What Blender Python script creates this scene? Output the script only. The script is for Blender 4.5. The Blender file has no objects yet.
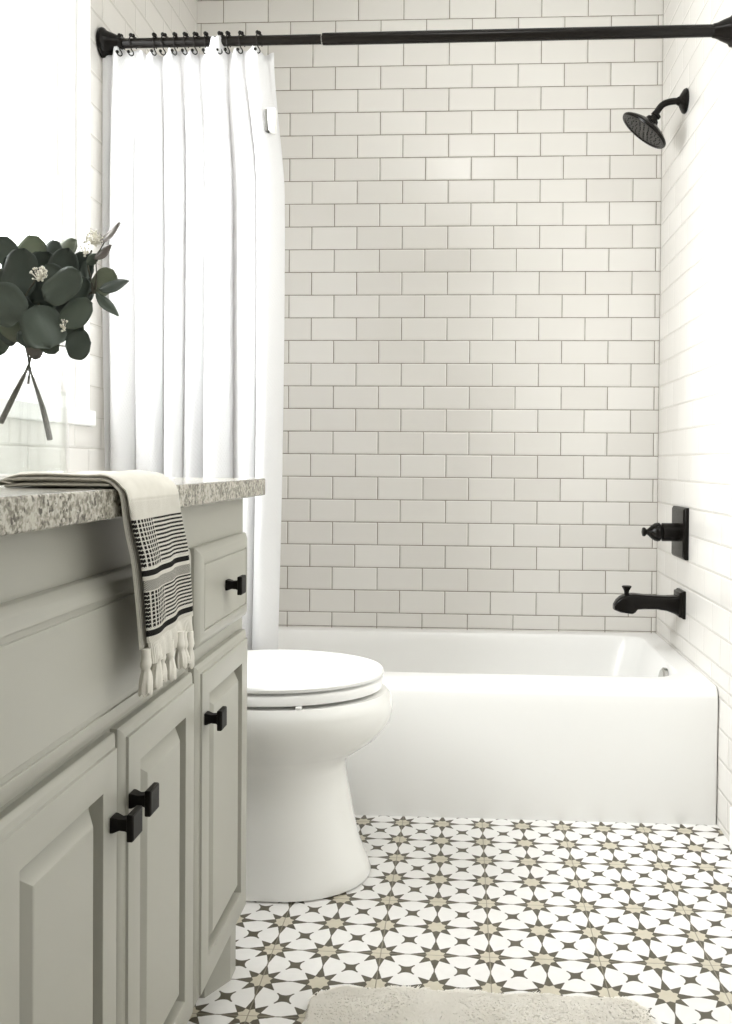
import bpy, bmesh, math, random
from mathutils import Vector, Matrix
R = random.Random(7)
C = bpy.context.scene.collection
PI = math.pi
# ---------------------------------------------------------------- room measures (metres)
XL, XR, YB = -0.920, 0.659, 3.043      # left wall, right wall, back wall
YF, ZC = -1.70, 2.62                   # wall behind the camera, ceiling
TA, TB, TZ0, TG = 0.15494, 0.07756, 2.42235, 0.01633   # tile pitch and grid origin

# ================================================================ node helpers
class NT:
    def __init__(s, name):
        s.m = bpy.data.materials.new(name); s.m.use_nodes = True
        s.t = s.m.node_tree; s.n = s.t.nodes; s.l = s.t.links
        s.b = s.n['Principled BSDF']; s.out = s.n['Material Output']
    def new(s, kind, **kw):
        n = s.n.new(kind)
        for k, v in kw.items(): setattr(n, k, v)
        return n
    def put(s, sock, v):
        if hasattr(v, 'is_output') or isinstance(v, bpy.types.NodeSocket): s.l.new(v, sock)
        else: sock.default_value = v
    def M(s, op, a, b=None, c=None, clamp=False):
        n = s.new('ShaderNodeMath', operation=op); n.use_clamp = clamp
        s.put(n.inputs[0], a)
        if b is not None: s.put(n.inputs[1], b)
        if c is not None: s.put(n.inputs[2], c)
        return n.outputs[0]
    def mix(s, f, a, b):
        n = s.new('ShaderNodeMix', data_type='RGBA')
        s.put(n.inputs[0], f); s.put(n.inputs[6], a); s.put(n.inputs[7], b)
        return n.outputs[2]
    def smooth(s, v, a, b, lo=0.0, hi=1.0):
        n = s.new('ShaderNodeMapRange', interpolation_type='SMOOTHSTEP')
        s.put(n.inputs[0], v); s.put(n.inputs[1], a); s.put(n.inputs[2], b); s.put(n.inputs[3], lo); s.put(n.inputs[4], hi)
        return n.outputs[0]
    def coords(s, kind='Object'):
        c = s.new('ShaderNodeTexCoord'); x = s.new('ShaderNodeSeparateXYZ')
        s.l.new(c.outputs[kind], x.inputs[0]); return c.outputs[kind], x.outputs[0], x.outputs[1], x.outputs[2]
    def noise(s, vec, scale, detail=2.0, rough=0.5):
        n = s.new('ShaderNodeTexNoise'); s.put(n.inputs['Vector'], vec)
        n.inputs['Scale'].default_value = scale; n.inputs['Detail'].default_value = detail; n.inputs['Roughness'].default_value = rough
        return n.outputs['Fac']
    def bump(s, h, dist, strength=1.0):
        n = s.new('ShaderNodeBump'); s.put(n.inputs['Height'], h)
        n.inputs['Distance'].default_value = dist; n.inputs['Strength'].default_value = strength
        s.l.new(n.outputs[0], s.b.inputs['Normal']); return n
def rgb(r, g=None, b=None):
    return (r, r if g is None else g, r if b is None else b, 1.0)
def plain(name, col, rough=0.5, metal=0.0, noise=None, coat=0.0):
    t = NT(name); t.b.inputs['Base Color'].default_value = col
    t.b.inputs['Roughness'].default_value = rough; t.b.inputs['Metallic'].default_value = metal
    t.b.inputs['Coat Weight'].default_value = coat
    if noise:
        v = t.coords()[0]; sc, amt, dist = noise
        f = t.noise(v, sc, 3.0)
        t.put(t.b.inputs['Base Color'], t.mix(f, tuple(c*(1-amt) for c in col[:3])+(1,), tuple(min(1, c*(1+amt)) for c in col[:3])+(1,)))
        if dist: t.bump(f, dist)
    return t.m

# ================================================================ materials
def tile_mat(name, axis, origin, flip, corner=None, gw=.0017, gcol=(.20, .178, .14, 1), ledge=True, vj=0.0):
    t = NT(name); vec, x, y, z = t.coords()
    c = x if axis == 'x' else y
    u0 = t.M('DIVIDE', t.M('SUBTRACT', c, origin), TA)
    v0 = t.M('DIVIDE', t.M('SUBTRACT', TZ0, z), TB)
    row = t.M('FLOOR', v0)
    par = t.M('FLOORED_MODULO', row, 2.0)
    u = t.M('ADD', u0, t.M('MULTIPLY', par, 0.5))
    cu = t.M('FLOOR', u)
    fu = t.M('MULTIPLY', t.M('PINGPONG', u, 0.5), TA)
    fv = t.M('MULTIPLY', t.M('PINGPONG', v0, 0.5), TB)
    if vj: fu = t.M('ADD', fu, vj)      # thins the vertical joints, imitating glare that washes them out
    d = t.M('MINIMUM', fu, fv)
    if corner is not None:
        d = t.M('MINIMUM', d, t.M('ABSOLUTE', t.M('SUBTRACT', c, corner)))
    if ledge: d = t.M('MINIMUM', d, t.M('ABSOLUTE', t.M('SUBTRACT', z, 0.3575)))
    wob = t.M('MULTIPLY', t.M('SUBTRACT', t.noise(vec, 35.0), 0.5), 0.0009)
    d = t.M('ADD', d, wob)
    g = t.smooth(d, gw*.53, gw, 1.0, 0.0)
    wn = t.new('ShaderNodeTexWhiteNoise', noise_dimensions='2D')
    cb = t.new('ShaderNodeCombineXYZ'); t.put(cb.inputs[0], cu); t.put(cb.inputs[1], row); t.l.new(cb.outputs[0], wn.inputs['Vector'])
    base = t.mix(wn.outputs['Value'], rgb(.690, .670, .638), rgb(.745, .728, .698))
    base = t.mix(t.M('MULTIPLY', t.noise(vec, 9.0, 3.0), 0.25), base, rgb(.64, .62, .575))
    t.put(t.b.inputs['Base Color'], t.mix(g, base, gcol))
    t.put(t.b.inputs['Roughness'], t.M('ADD', t.M('MULTIPLY', g, 0.6), 0.22))
    # pillowed glazed edge, each tile set at its own slight tilt
    h1 = t.smooth(d, 0.0008, 0.006)
    sep = t.new('ShaderNodeSeparateColor'); t.l.new(wn.outputs['Color'], sep.inputs[0])
    til = t.M('ADD', t.M('MULTIPLY', t.M('SUBTRACT', t.M('FRACT', u), .5), t.M('SUBTRACT', sep.outputs[0], .5)),
              t.M('MULTIPLY', t.M('SUBTRACT', t.M('FRACT', v0), .5), t.M('SUBTRACT', sep.outputs[1], .5)))
    h = t.M('ADD', t.M('ADD', h1, t.M('MULTIPLY', til, 0.9)), t.M('MULTIPLY', t.noise(vec, 14.0), 0.5))
    t.bump(h, 0.0012)
    return t.m

def floor_mat():
    S = 0.1016; t = NT('patterned_cement_tile'); vec, x, y, z = t.coords()
    px = t.M('DIVIDE', t.M('SUBTRACT', x, -0.14375), S); py = t.M('DIVIDE', t.M('SUBTRACT', y, 2.26452), S)
    ax = t.M('PINGPONG', px, 0.5); ay = t.M('PINGPONG', py, 0.5)
    wob = t.M('MULTIPLY', t.M('SUBTRACT', t.noise(vec, 160.0), 0.5), 0.012)
    a = t.M('ADD', t.M('MAXIMUM', ax, ay), wob); b = t.M('ADD', t.M('MINIMUM', ax, ay), wob)
    def half(ax_, ay_, bx_, by_):       # signed side of the line A->B, in units of distance
        L = math.hypot(bx_-ax_, by_-ay_); nx, ny = -(by_-ay_)/L, (bx_-ax_)/L
        return t.M('ADD', t.M('MULTIPLY', t.M('SUBTRACT', a, ax_), nx), t.M('MULTIPLY', t.M('SUBTRACT', b, ay_), ny))
    Vx, Vy = 0.186, 0.077; Tx = 0.275
    s1 = half(Vx, Vy, .455, .003)                        # above the line to the middle of the side
    s2 = half(Tx, Tx, Vx, Vy)                          # outside the diagonal point
    cx, cy, r = .5, .245, .172
    dist = t.M('SQRT', t.M('ADD', t.M('POWER', t.M('SUBTRACT', a, cx), 2.0), t.M('POWER', t.M('ABSOLUTE', t.M('SUBTRACT', b, cy)), 2.0)))
    s3 = t.M('MAXIMUM', t.M('SUBTRACT', r, dist), t.M('SUBTRACT', .36, b))
    s1 = t.M('MINIMUM', t.M('MAXIMUM', s1, t.M('SUBTRACT', a, .455)), t.M('SUBTRACT', b, .003))
    s2 = t.M('MAXIMUM', s2, t.M('SUBTRACT', t.M('ADD', a, b), 2*Tx))
    s = t.M('MINIMUM', t.M('MINIMUM', s1, s2), s3)
    petal = t.smooth(s, 0.003, 0.013)
    k = t.M('MINIMUM', half(.150, 0, Vx, Vy), half(Vx, Vy, .108, .108))
    core = t.smooth(k, -0.004, 0.006)
    n1 = t.noise(vec, 60.0, 4.0)
    dark = t.mix(n1, rgb(.060, .052, .034), rgb(.115, .101, .070))
    beige = t.mix(n1, rgb(.50, .46, .365), rgb(.60, .56, .455))
    white = t.mix(n1, rgb(.75, .738, .72), rgb(.82, .812, .798))
    col = t.mix(core, t.mix(petal, dark, white), beige)
    g = t.M('MINIMUM', t.M('PINGPONG', px, 1.0), t.M('PINGPONG', py, 1.0))
    gr = t.smooth(g, 0.007, 0.013, 1.0, 0.0)
    t.put(t.b.inputs['Base Color'], t.mix(t.M('MULTIPLY', gr, 0.75), col, rgb(.26, .235, .18)))
    t.b.inputs['Roughness'].default_value = .42
    t.bump(t.M('SUBTRACT', t.M('MULTIPLY', t.noise(vec, 25.0), .3), gr), 0.0007)
    return t.m

def granite_mat():
    t = NT('speckled_granite'); vec, *_ = t.coords()
    n1 = t.noise(vec, 55.0, 5.0, .65); n2 = t.noise(vec, 190.0, 3.0, .6)
    v = t.new('ShaderNodeTexVoronoi'); t.put(v.inputs['Vector'], vec); v.inputs['Scale'].default_value = 260.0
    sp = t.new('ShaderNodeSeparateColor'); t.l.new(v.outputs['Color'], sp.inputs[0])
    c = t.mix(t.smooth(n1, .36, .66), rgb(.15, .140, .108), rgb(.40, .38, .325))
    c = t.mix(t.smooth(n2, .45, .62), c, rgb(.49, .47, .41))
    c = t.mix(t.M('MULTIPLY', t.smooth(sp.outputs[0], .80, .86), t.smooth(n1, .62, .45)), c, rgb(.075, .068, .055))
    c = t.mix(t.M('MULTIPLY', t.smooth(n2, .42, .33), .85), c, rgb(.11, .10, .08))
    t.put(t.b.inputs['Base Color'], c); t.b.inputs['Roughness'].default_value = .16
    return t.m

def curtain_mat():
    t = NT('waffle_cotton'); uv = t.new('ShaderNodeUVMap'); uv.uv_map = 'UVMap'
    sx = t.new('ShaderNodeSeparateXYZ'); t.l.new(uv.outputs[0], sx.inputs[0])
    h = t.M('MULTIPLY', t.M('SINE', t.M('MULTIPLY', sx.outputs[0], 900.0)), t.M('SINE', t.M('MULTIPLY', sx.outputs[1], 900.0)))
    t.b.inputs['Base Color'].default_value = rgb(.90, .90, .905); t.b.inputs['Roughness'].default_value = .9
    bn = t.bump(h, .0008, .6)
    tr = t.new('ShaderNodeBsdfTranslucent'); tr.inputs[0].default_value = rgb(.88, .88, .885)
    mx = t.new('ShaderNodeMixShader'); mx.inputs[0].default_value = .50
    t.l.new(t.b.outputs[0], mx.inputs[1]); t.l.new(tr.outputs[0], mx.inputs[2]); t.l.new(mx.outputs[0], t.out.inputs[0])
    return t.m

def towel_mat(striped=True):
    t = NT('striped_woven_cotton' if striped else 'cream_woven_cotton'); uv = t.new('ShaderNodeUVMap'); uv.uv_map = 'UVMap'
    s = t.new('ShaderNodeSeparateXYZ'); t.l.new(uv.outputs[0], s.inputs[0]); u, v = s.outputs[0], s.outputs[1]   # v = metres below the top of the stripes / 0.126
    vec = t.coords()[0]
    cream = t.mix(t.noise(vec, 60.0, 3.0), rgb(.60, .58, .52), rgb(.71, .69, .635))
    weave = t.M('MULTIPLY', t.M('SINE', t.M('MULTIPLY', u, 420.0)), t.M('SINE', t.M('MULTIPLY', v, 260.0)))
    if striped:
        def band(a, b): return t.M('MULTIPLY', t.M('GREATER_THAN', v, a), t.M('LESS_THAN', v, b))
        jag = t.M('MULTIPLY', t.M('SINE', t.M('MULTIPLY', u, 300.0)), .0035)
        vv = t.M('ADD', v, jag)
        def stripes(a, b, n):
            ph = t.M('FRACT', t.M('MULTIPLY', t.M('SUBTRACT', vv, a), n/(b-a)))
            return t.M('MULTIPLY', band(a, b), t.M('LESS_THAN', ph, t.M('ADD', .50, t.M('MULTIPLY', t.M('LESS_THAN', u, .34), .26))))
        fine = t.M('MAXIMUM', stripes(0.0, .405, 11), stripes(.61, .93, 9))
        ladder = t.M('MULTIPLY', t.M('LESS_THAN', u, .36), t.M('GREATER_THAN', t.M('FRACT', t.M('MULTIPLY', u, 19.0)), .66))
        fine = t.M('MULTIPLY', fine, t.M('SUBTRACT', 1.0, t.M('MULTIPLY', ladder, .85)))
        solid = t.M('MAXIMUM', band(.425, .475), band(.945, 1.0))
        mid = t.M('MULTIPLY', band(.51, .60), t.M('GREATER_THAN', t.M('MULTIPLY', t.M('SINE', t.M('MULTIPLY', u, 330.0)), t.M('SINE', t.M('MULTIPLY', v, 380.0))), -.18))
        dark = t.M('MAXIMUM', t.M('MAXIMUM', fine, solid), t.M('MULTIPLY', mid, .78))
        col = t.mix(dark, cream, rgb(.014, .013, .012))
        t.put(t.b.inputs['Base Color'], col)
        h = t.M('ADD', weave, t.M('MULTIPLY', dark, 1.2))
    else:
        t.put(t.b.inputs['Base Color'], cream); h = weave
    t.b.inputs['Roughness'].default_value = .95; t.b.inputs['Specular IOR Level'].default_value = .1
    t.bump(h, .0007, .7)
    return t.m

def glass_mat(name, tint=(1, 1, 1), lo=.04, hi=.55):
    t = NT(name)
    tr = t.new('ShaderNodeBsdfTransparent'); tr.inputs[0].default_value = (*tint, 1)
    gl = t.new('ShaderNodeBsdfGlossy'); gl.inputs[0].default_value = rgb(1); gl.inputs['Roughness'].default_value = .02
    lw = t.new('ShaderNodeLayerWeight'); lw.inputs[0].default_value = .25
    mx = t.new('ShaderNodeMixShader'); t.put(mx.inputs[0], t.smooth(lw.outputs['Facing'], 0.0, 1.0, lo, hi))
    t.l.new(tr.outputs[0], mx.inputs[1]); t.l.new(gl.outputs[0], mx.inputs[2]); t.l.new(mx.outputs[0], t.out.inputs[0])
    return t.m

def leaf_mat(name, c1, c2, trans):
    t = NT(name); vec = t.coords()[0]
    f = t.noise(vec, 30.0, 3.0)
    col = t.mix(f, c1, c2); t.put(t.b.inputs['Base Color'], col); t.b.inputs['Roughness'].default_value = .55
    tr = t.new('ShaderNodeBsdfTranslucent'); t.put(tr.inputs[0], col)
    mx = t.new('ShaderNodeMixShader'); mx.inputs[0].default_value = trans
    t.l.new(t.b.outputs[0], mx.inputs[1]); t.l.new(tr.outputs[0], mx.inputs[2]); t.l.new(mx.outputs[0], t.out.inputs[0])
    t.bump(f, .001)
    return t.m

M = dict(
    back=tile_mat('subway_tile_back', 'x', XR-TG, False, XR),
    right=tile_mat('subway_tile_right', 'y', 2.225, False, None, .0014, (.42, .40, .36, 1), True, .0011),  # same grout, coloured paler to stand in for glare on the wall
    left=tile_mat('subway_tile_left', 'y', 2.237, False, None, .0014, (.42, .40, .36, 1), False, .0008),  # paler grout colour again in place of glare
    floor=floor_mat(), granite=granite_mat(), curtain=curtain_mat(),
    towel=towel_mat(True), cream=towel_mat(False),
    paint=plain('white_wall_paint', rgb(.80, .79, .76), .6, noise=(20, .02, .0003)),
    far=plain('fill_cutting_wall_paint', rgb(.36, .35, .32), .6, noise=(20, .02, .0003)),  # unseen wall, coloured dark to cut fill from behind the camera
    ceil=plain('ceiling_paint', rgb(.84, .84, .82), .8, noise=(20, .02, 0)),
    trim=plain('white_trim_paint', rgb(.86, .86, .85), .35, noise=(12, .01, 0)),
    cab=plain('sage_grey_cabinet_paint', rgb(.372, .367, .322), .38, noise=(9, .035, .0002)),
    black=plain('oil_rubbed_black_metal', rgb(.006, .005, .004), .26, 0, noise=(40, .2, 0)),
    knob=plain('flat_black_metal', rgb(.006, .005, .004), .45, 0, noise=(60, .25, 0)),
    porc=plain('white_porcelain', rgb(.84, .837, .815), .12, noise=(5, .01, 0), coat=.4),
    lidm=plain('white_seat_plastic', rgb(.90, .90, .89), .22, noise=(5, .01, 0)),
    tub=plain('white_enamel', rgb(.86, .858, .845), .30, noise=(4, .01, 0), coat=.1),
    hinge=plain('grey_clip_plastic', rgb(.07, .068, .06), .5, noise=(30, .05, 0)),
    chrome=plain('brushed_chrome', rgb(.55, .55, .53), .2, .9, noise=(30, .05, 0)),
    rubber=plain('dark_rubber', rgb(.02, .02, .018), .7, noise=(30, .1, 0)),
    rug=leaf_mat('cream_pile', rgb(.90, .875, .82), rgb(.99, .975, .94), .5),
    clip=plain('white_clip_plastic', rgb(.90, .90, .88), .3, noise=(9, .02, 0)),
    stem=plain('brown_green_stem', rgb(.060, .056, .036), .6, noise=(60, .3, .0003)),
    flower=plain('cream_flower_bud', rgb(.72, .70, .62), .8, noise=(90, .15, 0)),
    leafd=leaf_mat('dark_eucalyptus_leaf', rgb(.038, .052, .043), rgb(.080, .100, .082), .12),
    leafg=leaf_mat('grey_green_eucalyptus_leaf', rgb(.066, .086, .071), rgb(.120, .148, .122), .15),
    leafm=leaf_mat('mid_eucalyptus_leaf', rgb(.075, .100, .078), rgb(.13, .16, .125), .22),
    leafl=leaf_mat('pale_eucalyptus_leaf', rgb(.17, .20, .145), rgb(.28, .30, .23), .40),
    leafp=leaf_mat('mauve_eucalyptus_leaf', rgb(.20, .185, .17), rgb(.30, .275, .25), .35),
    glass=glass_mat('clear_vase_glass'),
    water=glass_mat('vase_water', (.93, .95, .94), .02, .15),
    pane=glass_mat('window_glass', (.98, .99, .99), .02, .2),
)

for k_ in ('black', 'knob'): M[k_].node_tree.nodes['Principled BSDF'].inputs['Specular IOR Level'].default_value = .16

# ================================================================ mesh helpers
def obj(name, bm, mat, parent=None, smooth=0.0, bevel=0.0, seg=2, label=None):
    me = bpy.data.meshes.new(name)
    bmesh.ops.recalc_face_normals(bm, faces=bm.faces)
    bm.to_mesh(me); bm.free()
    o = bpy.data.objects.new(name, me); C.objects.link(o)
    if mat: me.materials.append(mat)
    if smooth:
        me.shade_smooth() if hasattr(me, 'shade_smooth') else None
        me.set_sharp_from_angle(angle=smooth)
    if bevel:
        m = o.modifiers.new('Bevel', 'BEVEL'); m.width = bevel; m.segments = seg; m.limit_method = 'ANGLE'; m.angle_limit = .6
        me.shade_smooth(); me.set_sharp_from_angle(angle=.7); m.harden_normals = False
    if parent is not None:
        o.parent = parent
        o.matrix_parent_inverse = parent.matrix_world.inverted() if False else Matrix.Translation(-parent.location)
    if label: o['label'] = label
    return o
def thing(name, label, cat, loc=(0, 0, 0), group=None):
    o = bpy.data.objects.new(name, None); C.objects.link(o); o.location = loc
    o.empty_display_size = .05
    o['label'] = label; o['category'] = cat
    if group: o['group'] = group
    return o
def tag(o, label, cat, group=None):
    o['label'] = label; o['category'] = cat
    if group: o['group'] = group
    return o
def struct(o): o['kind'] = 'structure'; return o
def box(bm, x0, x1, y0, y1, z0, z1):
    v = [bm.verts.new(p) for p in ((x0,y0,z0),(x1,y0,z0),(x1,y1,z0),(x0,y1,z0),(x0,y0,z1),(x1,y0,z1),(x1,y1,z1),(x0,y1,z1))]
    for f in ((0,3,2,1),(4,5,6,7),(0,1,5,4),(1,2,6,5),(2,3,7,6),(3,0,4,7)): bm.faces.new([v[i] for i in f])
def boxes(*bs):
    bm = bmesh.new()
    for b in bs: box(bm, *b)
    return bm
def loft(bm, rings, cap0=True, cap1=True, closed=True):
    vr = [[bm.verts.new(p) for p in r] for r in rings]
    n = len(vr[0])
    for a, b in zip(vr, vr[1:]):
        for i in range(n if closed else n-1):
            j = (i+1) % n; bm.faces.new((a[i], a[j], b[j], b[i]))
    if cap0: bm.faces.new(vr[0][::-1])
    if cap1: bm.faces.new(vr[-1])
    return vr
def frame(axis):
    a = Vector(axis).normalized(); t = Vector((0, 0, 1)) if abs(a.z) < .9 else Vector((1, 0, 0))
    u = a.cross(t).normalized(); return u, a.cross(u).normalized(), a
def lathe(bm, origin, axis, prof, n=32, cap0=True, cap1=True):     # prof: (distance along axis, radius)
    u, w, a = frame(axis); o = Vector(origin)
    loft(bm, [[o + a*d + (u*math.cos(2*PI*i/n) + w*math.sin(2*PI*i/n))*max(r, 1e-5) for i in range(n)] for d, r in prof], cap0, cap1)
def tube(bm, pts, rad, n=12):
    pts = [Vector(p) for p in pts]; rings = []; u = None
    for i, p in enumerate(pts):
        d = (pts[min(i+1, len(pts)-1)] - pts[max(i-1, 0)]).normalized()
        if u is None: u = frame(d)[0]
        u = (u - d*u.dot(d)).normalized(); w = d.cross(u)
        r = rad[i] if isinstance(rad, (list, tuple)) else rad
        rings.append([p + (u*math.cos(2*PI*k/n) + w*math.sin(2*PI*k/n))*r for k in range(n)])
    loft(bm, rings)
def smoothpath(pts, k=6):
    P = [Vector(p) for p in pts]; out = []
    for i in range(len(P)-1):
        a, b, c, d = P[max(i-1, 0)], P[i], P[i+1], P[min(i+2, len(P)-1)]
        for j in range(k):
            t = j/k
            out.append(.5*((2*b) + (c-a)*t + (2*a-5*b+4*c-d)*t*t + (3*b-a-3*c+d)*t**3))
    out.append(P[-1]); return out
def rrect(x0, x1, y0, y1, r, z, k=6):
    out = []
    for cx, cy, a0 in ((x1-r, y1-r, 0), (x0+r, y1-r, PI/2), (x0+r, y0+r, PI), (x1-r, y0+r, 1.5*PI)):
        for i in range(k+1):
            a = a0 + PI/2*i/k; out.append((cx+r*math.cos(a), cy+r*math.sin(a), z))
    return out

# ================================================================ the room shell
bm = boxes((XL-.2, XR+.2, YF-.1, YB+.1, -.08, 0)); struct(obj('floor', bm, M['floor']))
struct(obj('ceiling', boxes((XL-.2, XR+.2, YF-.1, YB+.1, ZC, ZC+.08)), M['ceil']))
struct(obj('wall_back', boxes((XL-.12, XR+.12, YB, YB+.1, 0, ZC)), M['back']))
struct(obj('wall_right', boxes((XR, XR+.1, 2.175, YB, 0, ZC)), M['right']))
struct(obj('wall_right', boxes((XR+.006, XR+.1, YF, 2.175, 0, ZC)), M['paint']))
# the wall behind the camera, with an unseen closed door added to cut fill light
dr = bpy.data.objects.new('door_1', None); C.objects.link(dr); dr['kind'] = 'structure'
obj('door_leaf', boxes((-.418, .418, YF-.06, YF-.02, .005, 2.078)), M['trim'], dr, bevel=.003)
bm = bmesh.new(); lathe(bm, (.34, YF-.02, 1.0), (0, 1, 0), [(0, .028), (.006, .028), (.008, .012), (.03, .011), (.036, .022), (.05, .027), (.062, .020), (.065, .004)], 24); obj('door_knob', bm, M['black'], dr, smooth=.6)
struct(obj('wall_front', boxes((XL-.1, -.42, YF-.1, YF, 0, ZC), (.42, XR+.1, YF-.1, YF, 0, ZC), (-.42, .42, YF-.1, YF, 2.08, ZC)), M['far']))
struct(obj('trim_1', boxes((-.49, -.42, YF-.001, YF+.018, 0, 2.15), (.42, .49, YF-.001, YF+.018, 0, 2.15), (-.42, .42, YF-.001, YF+.018, 2.08, 2.15)), M['trim'], bevel=.004))
WY0, WY1, WZ0, WZ1 = 1.22, 2.155, 1.043, 2.13
struct(obj('wall_left', boxes((XL-.1, XL, YF, WY0, 0, ZC), (XL-.1, XL, WY1, YB, 0, ZC), (XL-.1, XL, WY0, WY1, 0, 1.003), (XL-.1, XL, WY0, WY1, WZ1, ZC)), M['left']))
struct(obj('baseboard_right', boxes((XR-.010, XR+.006, YF, 2.172, 0, .101)), M['trim'], bevel=.004))
win = bpy.data.objects.new('window_1', None); C.objects.link(win); win['kind'] = 'structure'
fx0, fx1 = XL-.095, XL-.05
def rectframe(y0, y1, z0, z1, w, x0, x1):
    return boxes((x0, x1, y0, y0+w, z0, z1), (x0, x1, y1-w, y1, z0, z1), (x0, x1, y0+w, y1-w, z0, z0+w), (x0, x1, y0+w, y1-w, z1-w, z1))
obj('window_frame', rectframe(WY0+.006, WY1-.006, WZ0, WZ1-.006, .03, fx0, fx1+.02), M['trim'], win, bevel=.003)
obj('window_sash', rectframe(WY0+.03, WY1-.03, WZ0+.03, 1.60, .035, fx0+.01, fx1), M['trim'], win, bevel=.003)
obj('window_sash', rectframe(WY0+.03, WY1-.03, 1.60, WZ1-.03, .035, fx0-.002, fx1-.012), M['trim'], win, bevel=.003)
obj('window_pane', boxes((fx0+.020, fx0+.024, WY0+.05, WY1-.05, WZ0+.05, 1.58)), M['pane'], win)
obj('window_pane', boxes((fx0+.010, fx0+.014, WY0+.05, WY1-.05, 1.62, WZ1-.05)), M['pane'], win)
obj('window_sill', boxes((XL-.098, XL+.012, WY0-.02, WY1+.022, 1.003, WZ0)), M['trim'], win, bevel=.004)
obj('window_jamb', boxes((XL-.098, XL+.003, WY1-.006, WY1+.001, WZ0, WZ1), (XL-.098, XL+.003, WY0-.001, WY0+.006, WZ0, WZ1), (XL-.098, XL+.003, WY0, WY1, WZ1-.006, WZ1+.001)), M['trim'], win)

# ================================================================ bathtub
TY0, TY1, TZ = 2.300, YB-.001, .352
tub = thing('bathtub', 'white alcove bathtub with a plain apron below the tiled wall', 'bathtub', (-.13, 2.67, 0))
bm = bmesh.new(); x0, x1 = XL+.002, XR-.002
rings = []
for ins, z, r in ((.006, 0, .006), (.004, .02, .006), (.000, .300, .006), (.000, .325, .006)):
    rings.append(rrect(x0, x1, TY0+ins, TY1, r, z))
for a in range(1, 6):
    t = a/5*PI/2; rings.append(rrect(x0, x1, TY0+.026*(1-math.cos(t)), TY1, .006, .326+.026*math.sin(t)))
ix0, ix1, iy0, iy1 = x0+.065, x1-.062, TY0+.122, TY1-.045
rings.append(rrect(ix0-.012, ix1+.012, iy0-.012, iy1+.012, .09, .352))
for dx, dy, z, r in ((-.004, -.004, .350, .09), (.002, .002, .342, .09), (.012, .010, .30, .10), (.040, .030, .18, .11), (.075, .05, .10, .12), (.12, .09, .066, .12), (.18, .14, .058, .10)):
    rings.append(rrect(ix0+dx, ix1-dx, iy0+dy, iy1-dy, r, z))
loft(bm, rings); obj('tub_body', bm, M['tub'], tub, smooth=.6)
bm = bmesh.new(); lathe(bm, (ix1-.010, 2.575, .306), (-1, 0, .12), [(0, .034), (.010, .034), (.014, .028), (.015, .006)], 28)
ov = obj('overflow_plate', bm, M['chrome'], tub, smooth=.5, label='grey metal overflow plate')

# ================================================================ toilet
def oval(xf, hw, Lf, yc, xb, wb, z, n=17, dome=0.0):
    """outline pointing to +x: half-ellipse front, straight sides back to xb with half-width wb"""
    out = []; xc = xf-Lf
    for i in range(n):
        a = -PI/2 + PI*i/(n-1); out.append((xc+Lf*math.cos(a), yc+hw*math.sin(a), z))
    for k in range(1, 6):
        s = k/6; w = hw+(wb-hw)*s*s*(3-2*s); out.append((xc+(xb+.03-xc)*s, yc+w, z))
    r = .03
    for k in range(4):
        a = PI/2+PI/2*k/3; out.append((xb+r+r*math.cos(a), yc+wb-r+r*math.sin(a), z))
    for k in range(4):
        a = PI+PI/2*k/3; out.append((xb+r+r*math.cos(a), yc-wb+r+r*math.sin(a), z))
    for k in range(5, 0, -1):
        s = k/6; w = hw+(wb-hw)*s*s*(3-2*s); out.append((xc+(xb+.03-xc)*s, yc-w, z))
    return out
TC = 1.978
toilet = thing('toilet', 'white elongated toilet with closed lid between vanity and bathtub', 'toilet', (-.5, TC, 0))
bm = bmesh.new()
prof = [(0, -.206, .144, .175), (.0025, -.203, .147, .178), (.004, -.197, .152, .18), (.010, -.196, .153, .18), (.03, -.203, .149, .18), (.075, -.222, .143, .17), (.141, -.238, .137, .165), (.206, -.250, .133, .16),
        (.245, -.255, .131, .16), (.268, -.246, .136, .165), (.290, -.212, .152, .19), (.308, -.186, .168, .215), (.326, -.170, .180, .235), (.345, -.156, .188, .245),
        (.365, -.150, .192, .25), (.385, -.150, .193, .25), (.402, -.155, .191, .25), (.412, -.163, .187, .25)]
loft(bm, [oval(xf, hw, Lf, TC, -.72, min(hw, .15), z, 25) for z, xf, hw, Lf in prof])
obj('bowl', bm, M['porc'], toilet, smooth=.9)
bm = bmesh.new()
loft(bm, [oval(xf, hw, .25, TC, -.66, .13, z, 25) for z, xf, hw in ((.4180, -.178, .183), (.4200, -.173, .187), (.437, -.172, .188), (.4405, -.175, .185))])
obj('seat', bm, M['lidm'], toilet, smooth=.9)
bm = bmesh.new()
loft(bm, [oval(xf, hw, .25, TC, -.655, .13, z, 25) for z, xf, hw in ((.4455, -.176, .184), (.4475, -.171, .189), (.4540, -.170, .190), (.4590, -.174, .187), (.4625, -.195, .168), (.4650, -.245, .12), (.4665, -.305, .05))])
obj('lid', bm, M['lidm'], toilet, smooth=.6)
for sx, sy in ((-.33, -.168), (-.33, .168)):
    obj('seat_bumper', boxes((sx-.006, sx+.006, TC+sy-.009, TC+sy+.009, .4115, .4185)), M['lidm'], toilet, bevel=.002)
for sx, sy in ((-.42, -.150), (-.42, .150), (-.215, 0)):
    obj('lid_bumper', boxes((sx-.010, sx+.010, TC+sy-.007, TC+sy+.007, .440, .446)), M['lidm'], toilet, bevel=.002)
bm = bmesh.new()
loft(bm, [rrect(-.905+i, -.700-i, TC-.195+i, TC+.195-i, .03, z) for i, z in ((.012, .36), (.0, .38), (.0, .55), (.0, .745))])
obj('tank', bm, M['porc'], toilet, smooth=.7)
bm = bmesh.new()
loft(bm, [rrect(-.912+i, -.690-i, TC-.205+i, TC+.205-i, .03, z) for i, z in ((.004, .746), (0, .750), (0, .770), (.006, .780))])
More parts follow.
